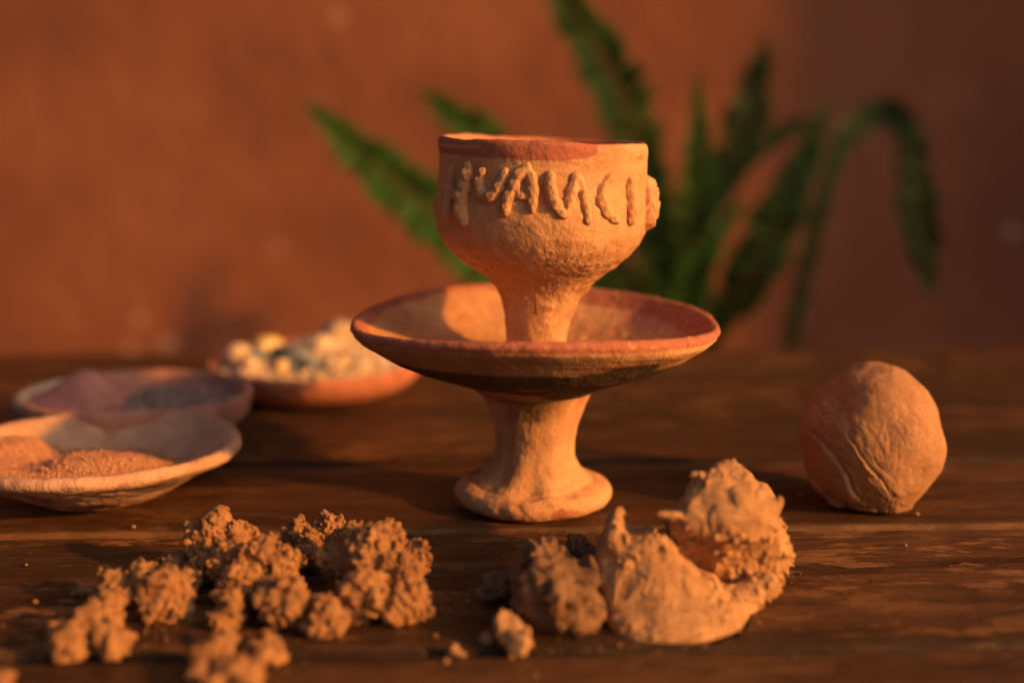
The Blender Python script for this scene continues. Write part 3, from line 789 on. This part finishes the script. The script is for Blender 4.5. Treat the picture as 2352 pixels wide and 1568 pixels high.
# ------------------------------------------------------------------ plates on the left
def rim_mod(seed, amp):
    def f(C, phi):
        rr = np.hypot(C[:, 0], C[:, 1]); w = sstep(rr.max() * .6, rr.max(), rr)
        q = np.column_stack([np.cos(phi), np.sin(phi), 0 * phi])
        return w * amp * fbm(q, 1.6, 3, seed)
    return f
def mk_disp(seed, a=.0008):
    def f(C, phi, idx, n, N):
        return a * fbm(C, 40, 4, seed) + .00025 * fbm(C, 260, 3, seed + 5) + (N[:, 2] < -.2) * .0005 * fbm(C * np.array([.5, .5, 2]), 160, 3, seed + 9)
    return f
# near plate with orange sand
PC = (-.1890, .0075, 0)
pl_prof = [(0, .0006), (.018, .0006), (.026, .0016), (.040, .0075), (.052, .0135), (.060, .0172), (.0636, .0192), (.0645, .0214), (.0632, .0234), (.0605, .0238), (.0575, .0226), (.050, .0170), (.038, .0110), (.022, .0075), (0, .0068)]
def near_rim(C, phi):
    rr = np.hypot(C[:, 0], C[:, 1]); w = sstep(.035, .062, rr)
    back = np.abs((phi - np.pi + np.pi) % (2 * np.pi) - np.pi)
    notch = np.exp(-((np.degrees((phi + 2 * np.pi) % (2 * np.pi)) - 193) / 5.5) ** 2)
    return w * (rim_mod(301, .0009)(C, phi) / 1 - notch * .0022)
C, fcs, phi, idx, N = lathe(pl_prof, 420, .001, mk_disp(300), None, near_rim)
me = mesh_np('clay_plate', C, fcs)
rr = np.hypot(C[:, 0], C[:, 1])
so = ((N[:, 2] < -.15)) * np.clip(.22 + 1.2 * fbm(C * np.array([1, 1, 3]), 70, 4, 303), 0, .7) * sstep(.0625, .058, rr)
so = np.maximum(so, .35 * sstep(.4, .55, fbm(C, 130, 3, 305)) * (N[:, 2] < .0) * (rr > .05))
br = (N[:, 2] > 0) * np.clip(fbm(C, 50, 4, 304) * 1.2 - .15, 0, .35)
paint_attr(me, 'mark', np.column_stack([br, so, 0 * so]))
plate = link('clay_plate', me, M_dishclay); plate.location = PC; plate.scale = (1, .94, 1.17)
tag(plate, 'shallow pale clay plate at the front left holding orange sand', 'plate')

def heap(name, label, cat, center, rad, hfun, mat, n=150, grains=0, gs=(.0004, .0009), seed=0, floor_f=lambda r: 0 * r, ys=.94, zs_=1.0):
    rs_ = np.linspace(0, 1, n // 2); ph = np.linspace(0, 2 * np.pi, n * 2, endpoint=False)
    A, B = np.meshgrid(rs_, ph, indexing='ij')
    x = (A * np.cos(B)).ravel() * rad; y = (A * np.sin(B)).ravel() * rad
    z = np.maximum(hfun(x, y), floor_f(np.hypot(x, y)) - .0012)
    V = np.column_stack([x, y, z]); V[:, 2] += .0004 * fbm(V, 500, 3, seed)
    I = np.arange(len(V)).reshape(len(rs_), len(ph)); J = np.roll(I, -1, 1)
    fcs = np.stack([I[:-1], I[1:], J[1:], J[:-1]], -1).reshape(-1, 4)
    vs, fs = [V], [fcs.tolist()]
    fl_list = fcs.tolist(); off = len(V)
    if grains:
        g = rng.uniform(-1, 1, (grains * 2, 2)); g = g[(g ** 2).sum(1) < .9][:grains] * rad
        gz = np.maximum(hfun(g[:, 0], g[:, 1]), floor_f(np.hypot(g[:, 0], g[:, 1])) - .0012)
        tv, tf = ICO1_V[:12], None
        b_ = bmesh.new(); bmesh.ops.create_icosphere(b_, subdivisions=1, radius=1.0); b_.free()
        s = rng.uniform(*gs, len(g)) * np.where(rng.random(len(g)) < .04, 1.9, 1)
        cc = np.column_stack([g, gz + s * .2])
        v, f = balls(cc, s); vs.append(v); fl_list += (f + off).tolist()
    me = mesh_np(name, np.vstack(vs), fl_list)
    o = link(name, me, mat); o.location = center; o.scale = (1, ys, zs_)
    tag(o, label, cat, kind='stuff')
    return o
def plate_floor(r): return np.interp(r, [0, .022, .038, .050, .0575], [.0068, .0075, .0110, .0170, .0226])
def sand_h(x, y):
    r = np.hypot(x, y)
    P_ = np.column_stack([x, y, 0 * x])
    m1 = .0105 * np.exp(-(((x - .006) / .032) ** 2 + ((y + .012) / .018) ** 2))
    m2 = .0115 * np.exp(-(((x + .046) / .024) ** 2 + ((y - .012) / .018) ** 2))
    m3 = .0045 * np.exp(-(((x + .030) / .040) ** 2 + ((y + .030) / .016) ** 2))
    h = .0112 - .045 * y * (y < 0) * 1.6 + np.maximum(np.maximum(m1, m2), m3) + .35 * np.minimum(m1, m2) + .0010 * fbm(P_, 60, 4, 310) - .010 * sstep(.044, .056, np.hypot(x, y)) * (x > 0)
    h = np.minimum(h, .0212)
    return h
heap('sand', 'heaps of coarse orange sand in the pale front plate', 'sand', PC, .0585, sand_h, M_sand, 190, 4200, (.0002, .0005), 320, plate_floor, zs_=1.17)

# brown bowl with pink and grey powder
BC = (-.2030, .104, 0)
bw = [(0, .0006), (.030, .0006), (.040, .0016), (.052, .0085), (.0595, .0170), (.0620, .0240), (.0622, .0285), (.0606, .0302), (.0585, .0296), (.0565, .0255), (.051, .0180), (.040, .0130), (.02, .0110), (0, .0105)]
C, fcs, phi, idx, N = lathe(bw, 320, .0012, mk_disp(330), None, rim_mod(331, .0012))
me = mesh_np('clay_bowl', C, fcs)
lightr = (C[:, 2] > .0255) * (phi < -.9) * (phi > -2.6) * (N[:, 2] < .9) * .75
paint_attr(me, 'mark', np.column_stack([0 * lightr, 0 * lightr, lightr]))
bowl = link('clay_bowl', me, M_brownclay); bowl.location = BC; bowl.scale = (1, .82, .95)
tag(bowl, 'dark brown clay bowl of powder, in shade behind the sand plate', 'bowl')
def powder_h(x, y):
    P_ = np.column_stack([x, y, 0 * x])
    m = .022 * np.exp(-(((x + .026) / .026) ** 2 + ((y - .003) / .026) ** 2) ** .8)
    return np.minimum(.0165 + m + .0012 * fbm(P_, 60, 4, 340) - .25 * (np.hypot(x, y) - .03) ** 2, .040)
heap('pink_powder', 'pink clay powder heaped on the left of the brown bowl', 'powder', (BC[0] - .0, BC[1], 0), .0560, powder_h, M_powder, 120, 500, (.0004, .0009), 341, lambda r: np.interp(r, [0, .02, .04, .051, .0565], [.0105, .011, .013, .018, .0255]), ys=.82)
def gp_h(x, y):
    P_ = np.column_stack([x, y, 0 * x])
    return .0158 + .30 * (x) + .0025 * fbm(P_, 50, 4, 343) + .004 * np.exp(-((x - .01) / .03) ** 2)
gx = lambda x, y: .0172 + .0055 * np.exp(-(((x) / .022) ** 2 + (y / .02) ** 2)) + .0016 * fbm(np.column_stack([x, y, 0 * x]), 90, 4, 344)
heap('grey_powder', 'grey lumpy powder on the right of the brown bowl', 'powder', (BC[0] + .0225, BC[1], .0050), .0305, gx, M_grey_powder, 90, 500, (.0005, .0014), 345, ys=.82)

# red bowl with stones
RC = (-.1240, .212, 0)
rb = [(0, .0006), (.034, .0006), (.046, .0018), (.058, .0070), (.0645, .0130), (.0670, .0185), (.0672, .0220), (.0655, .0236), (.0630, .0230), (.0600, .0180), (.052, .0110), (.035, .0075), (0, .0065)]
C, fcs, phi, idx, N = lathe(rb, 320, .0012, mk_disp(350, .0006), None, rim_mod(351, .0008))
me = mesh_np('clay_bowl', C, fcs)
lt = np.clip(fbm(C, 45, 4, 352) * .9 - .1, 0, .35)
paint_attr(me, 'mark', np.column_stack([0 * lt, 0 * lt, lt * .5]))
rbowl = link('clay_bowl', me, M_redclay); rbowl.location = RC
tag(rbowl, 'red clay bowl heaped with pale stones at the back', 'bowl')
def stone_mat(name, a, b_):
    m = Mat(name, .7, .4)
    col = m.mix(m.ramp(m.noise(160, 4, .6), .35, .65), a, b_)
    return m.out(col, m.bump(m.noise(300, 4, .6, seed=2), .001))
SM = {'cream': stone_mat('cream_stone', (.72, .53, .35), (.60, .41, .25)), 'yellow': stone_mat('yellow_stone', (.75, .48, .13), (.82, .58, .28)),
      'grey': stone_mat('grey_stone', (.28, .30, .30), (.14, .17, .17)), 'dark': stone_mat('dark_stone', (.06, .085, .07), (.13, .15, .13)), 'pink': stone_mat('pinkish_stone', (.60, .42, .34), (.42, .33, .30))}
# (px, py, r px, D, kind, label)
ST = [(800, 778, 42, .722, 'cream', 'largest cream stone crowning the heap in the red bowl'),
      (838, 800, 34, .716, 'yellow', 'yellow stone just right of the largest cream one at the heap top'),
      (772, 762, 26, .730, 'pink', 'pale pink stone at the upper left of the heap top'),
      (728, 808, 34, .705, 'cream', 'wide cream stone in the middle of the heap, left of its crown'),
      (695, 800, 28, .712, 'pink', 'pinkish stone left of the wide cream one in mid heap'),
      (680, 832, 28, .690, 'grey', 'large bluish grey stone at the front middle of the red bowl'),
      (712, 838, 19, .684, 'grey', 'smaller grey stone right of the large bluish grey one'),
      (610, 795, 28, .720, 'yellow', 'amber stone at the back left of the red bowl'),
      (567, 806, 17, .718, 'dark', 'small dark stone at the back left beside the amber one'),
      (590, 822, 20, .705, 'grey', 'grey stone in the left heap under the amber one'),
      (548, 818, 25, .704, 'cream', 'upright cream stone nearest the left rim of the red bowl'),
      (580, 845, 28, .689, 'cream', 'flat cream stone at the front left rim of the red bowl'),
      (545, 846, 15, .692, 'pink', 'little pink stone at the far left front of the red bowl'),
      (640, 815, 18, .715, 'dark', 'dark stone in the gap between the left heap and middle'),
      (645, 848, 19, .684, 'yellow', 'yellow stone at the front, left of the large bluish grey one'),
      (755, 846, 19, .683, 'cream', 'cream stone at the front rim under the wide cream one'),
      (782, 836, 20, .688, 'yellow', 'ochre yellow stone at the front, under the heap crown'),
      (800, 852, 13, .682, 'dark', 'tiny dark stone at the front rim under the crown'),
      (830, 838, 24, .690, 'cream', 'cream stone at the front right, under the yellow top stone'),
      (868, 838, 24, .695, 'pink', 'pinkish grey stone near the right rim of the red bowl'),
      (905, 838, 20, .700, 'cream', 'cream stone at the right rim of the red bowl'),
      (862, 812, 22, .712, 'yellow', 'yellow stone lying behind the pinkish grey right one'),
      (655, 855, 12, .681, 'dark', 'tiny dark stone at the front rim left of centre'),
      (700, 858, 14, .680, 'pink', 'tiny pink stone at the front rim at the centre'),
      (895, 818, 18, .715, 'grey', 'grey stone at the back right, close to the goblet dish'),
      (750, 800, 24, .730, 'cream', 'cream stone tucked behind the middle of the heap'),
      (760, 830, 22, .700, 'pink', 'pink stone wedged low between the middle and the crown'),
      (815, 822, 26, .708, 'cream', 'cream stone directly beneath the crown of the heap')]
for i, (px, py, r, D, kd, lab) in enumerate(ST):
    p = at(px, py, D); s = r * px_to_m(p) * 1.22
    v = ICO3_V * np.array([1.05, .95, .9])
    pn = rng.standard_normal((9, 3)); pn /= np.linalg.norm(pn, axis=1)[:, None]
    for n_i in pn:                                   # chipped flat faces
        dd = v @ n_i; lim = rng.uniform(.45, .8); v = v - np.outer(np.maximum(dd - lim, 0), n_i)
    v = v * (1 + .05 * fbm(v + i, 3, 3, 360))[:, None] * s * 1.12
    o = link('stone', mesh_np('stone', v, ICO3_F), SM[kd]); o.location = p
    tag(o, lab, 'stone', 'stones heaped in the red bowl')
# a bed of small gravel that carries the stones
def bed_h(x, y):
    P_ = np.column_stack([x, y, 0 * x])
    return .0195 + .012 * np.exp(-(((x - .012) / .03) ** 2 + (y / .028) ** 2)) + .003 * fbm(P_, 80, 3, 370)
heap('gravel', 'small gravel filling the red bowl under the stones', 'gravel', RC, .0600, bed_h, SM['cream'], 90, 500, (.0012, .0028), 371, lambda r: np.interp(r, [0, .035, .052, .060], [.0065, .0075, .011, .018]))

# the crumb inside the dish
cc = at(1436, 764, .545)
cv = ICO3_V * (1 + .18 * fbm(ICO3_V, 3, 3, 380))[:, None] * .0032
o = link('clay_crumb', mesh_np('clay_crumb', cv, ICO3_F), M_cup); o.location = (cc[0], cc[1], .0722)
paint_attr(o.data, 'mark', np.zeros((len(cv), 3)))
tag(o, 'single round clay crumb lying inside the goblet dish on the right', 'crumb')

# ------------------------------------------------------------------ fern behind the table
plant_base = np.array([.19, .68, -.10])
fern = empty('fern_plant', plant_base)
tag(fern, 'potted fern with long blurred fronds behind the goblet', 'plant')
M_leaf = leaf_mat('fern_leaf', (.035, .10, .014), (.055, .15, .020), .3)
M_leaf_shaded = leaf_mat('fern_leaf_shaded', (.014, .045, .010), (.026, .070, .016), .25)  # fronds out of the sun: their shade is put into a darker green
M_leaf_mid = leaf_mat('fern_leaf_mid', (.022, .070, .016), (.040, .105, .022), .25)
M_stalk = leaf_mat('fern_stalk', (.03, .03, .01), (.05, .045, .015), .0)
def frond(pts, width, mat, serr=.6, bare=0., taper=(.25, .35), wf=None):
    P_ = np.array([at(*p) for p in pts])
    seg = np.r_[0, np.cumsum(np.linalg.norm(np.diff(P_, axis=0), axis=1))]
    Ltot = seg[-1]
    # Catmull-like smoothing
    s = np.linspace(0, Ltot, 120)
    S = np.stack([np.interp(s, seg, P_[:, i]) for i in range(3)], 1)
    for _ in range(14): S[1:-1] = (S[:-2] + S[1:-1] * 2 + S[2:]) / 4
    T = np.gradient(S, axis=0); T /= np.linalg.norm(T, axis=1)[:, None]
    view = S - np.array([0, -CAM_D, CAM_H]); view /= np.linalg.norm(view, axis=1)[:, None]
    Bn = np.cross(T, view); Bn /= np.linalg.norm(Bn, axis=1)[:, None]
    V, Fc = [], []
    # rachis
    for i in range(120):
        rad = .0016 * (1 - .8 * i / 119) + .0003
        for k in range(5):
            a = k * 2 * math.pi / 5; Nn = np.cross(Bn[i], T[i])
            V.append(S[i] + (Bn[i] * math.cos(a) + Nn * math.sin(a)) * rad)
    for i in range(119):
        for k in range(5):
            a, b = i * 5 + k, i * 5 + (k + 1) % 5; Fc.append((a, b, b + 5, a + 5))
    step = .0030; n = int(Ltot * (1 - bare) / step)
    for j in range(n):
        t = bare + (1 - bare) * (j + .5) / n; i = min(119, int(t * 119))
        tt = (t - bare) / (1 - bare)
        env = min(1, (tt / taper[0]) ** .8 if tt < taper[0] else 1) * (min(1, ((1 - tt) / taper[1]) ** .75) if tt > 1 - taper[1] else 1)
        for sgn in (-1, 1):
            ln = width / 2 * env * (wf(tt) if wf else 1) * (1 + .12 * math.sin(j * .37 + sgn) + .08 * math.sin(j * .91)) * random.uniform(1 - .28 * serr, 1.04)
            if ln < .0012: continue
            wd = .0034 + .0018 * (1 - serr)
            Nn = np.cross(Bn[i], T[i])
            dr = Bn[i] * sgn * 1. + T[i] * (.35 + random.uniform(-.22, .22)) + Nn * random.uniform(-.35, .35) + np.array([0, 0, -.12])
            dr /= np.linalg.norm(dr)
            side_ = T[i] - dr * (T[i] @ dr); side_ /= np.linalg.norm(side_)
            side_ = side_ + Nn * random.uniform(-.3, .3)
            b0 = len(V); q = S[i]
            up = np.cross(dr, side_) * .0012
            V += [q, q + dr * ln * .3 + side_ * wd, q + dr * ln * .75 + side_ * wd * .75 + up * .3, q + dr * ln, q + dr * ln * .75 - side_ * wd * .75 + up * .3, q + dr * ln * .3 - side_ * wd, q + dr * ln * .45 + up]
            Fc += [(b0, b0 + 1, b0 + 6), (b0 + 1, b0 + 2, b0 + 6), (b0 + 2, b0 + 3, b0 + 6), (b0 + 3, b0 + 4, b0 + 6), (b0 + 4, b0 + 5, b0 + 6), (b0 + 5, b0, b0 + 6)]
    o = link('frond', mesh_np('frond', V, Fc), mat, smooth=False)
    return under(o, fern)
B0 = (1560, 840, 1.17)
frond([B0, (1380, 770, 1.135), (1150, 640, 1.111), (1000, 490, 1.100), (850, 372, 1.100), (770, 300, 1.100), (700, 225, 1.100)], 0.064, M_leaf, .15, .1, (.3, .30))
frond([B0, (1400, 700, 1.170), (1250, 470, 1.170), (1120, 320, 1.170), (1040, 262, 1.170), (955, 205, 1.170)], 0.047, M_leaf, .3, .1, (.3, .22))
frond([(1590, 850, 1.205), (1540, 650, 1.205), (1480, 430, 1.193), (1435, 230, 1.170), (1370, 110, 1.170), (1280, -20, 1.158), (1180, -160, 1.147)], 0.066, M_leaf_mid, .45, .05)
frond([B0, (1575, 650, 1.147), (1600, 450, 1.135), (1605, 300, 1.135), (1600, 165, 1.135)], 0.056, M_leaf, .3, .05, (.3, .6))
frond([(1570, 850, 1.27), (1590, 650, 1.28), (1650, 450, 1.29), (1705, 300, 1.29), (1738, 190, 1.29), (1762, 78, 1.29)], 0.054, M_leaf_shaded, .4, .45, (.25, .40))
frond([(1600, 860, 1.147), (1650, 740, 1.135), (1735, 610, 1.111), (1800, 470, 1.100), (1855, 350, 1.100), (1906, 225, 1.100)], 0.058, M_leaf_mid, .25, .05, (.3, .5))
frond([(1560, 860, 1.26), (1560, 640, 1.28), (1640, 440, 1.29), (1760, 320, 1.29), (1900, 262, 1.28)], 0.031, M_leaf_shaded, .9, .45, (.3, .3))
frond([(1800, 880, 1.24), (1822, 740, 1.24), (1855, 600, 1.24), (1895, 440, 1.24), (1935, 320, 1.26), (2000, 255, 1.27), (2070, 260, 1.26), (2098, 340, 1.24), (2105, 450, 1.23), (2120, 560, 1.22), (2138, 690, 1.22)], 0.042, M_leaf_shaded, .6, .04, (.05, .15), lambda t: .50 + .35 * min(1, max(0, (t - .40) / .1)) + .35 * min(1, max(0, (t - .68) / .1)))
frond([B0, (1570, 720, 1.123), (1610, 590, 1.111), (1660, 520, 1.111), (1718, 448, 1.111)], 0.042, M_leaf, .3, .1, (.3, .5))
frond([(1570, 850, 1.193), (1530, 700, 1.193), (1500, 560, 1.193), (1505, 450, 1.193), (1490, 400, 1.193)], 0.042, M_leaf_shaded, .3, .05, (.2, .3))
frond([(1570, 850, 1.193), (1500, 740, 1.193), (1430, 640, 1.193), (1400, 560, 1.193)], 0.058, M_leaf_shaded, .6, .05, (.2, .4))
# its pot, standing on the floor behind the table
pot_prof = [(0, -.61), (.060, -.61), (.064, -.60), (.078, -.30), (.088, -.11), (.092, -.108), (.092, -.088), (.086, -.086), (.080, -.10), (.076, -.13), (0, -.13)]
C, fcs, phi, idx, N = lathe([(r, z + .0) for r, z in pot_prof], 64, .006, None)
C[:, 0] = C[:, 0] * .95
C[:, 2] = np.interp(C[:, 2], [-.61, -.086], [-.715, -.086])
C += np.array([plant_base[0], plant_base[1] - .005, 0])
under(link('pot', mesh_np('pot', C, fcs), M_redclay), fern)
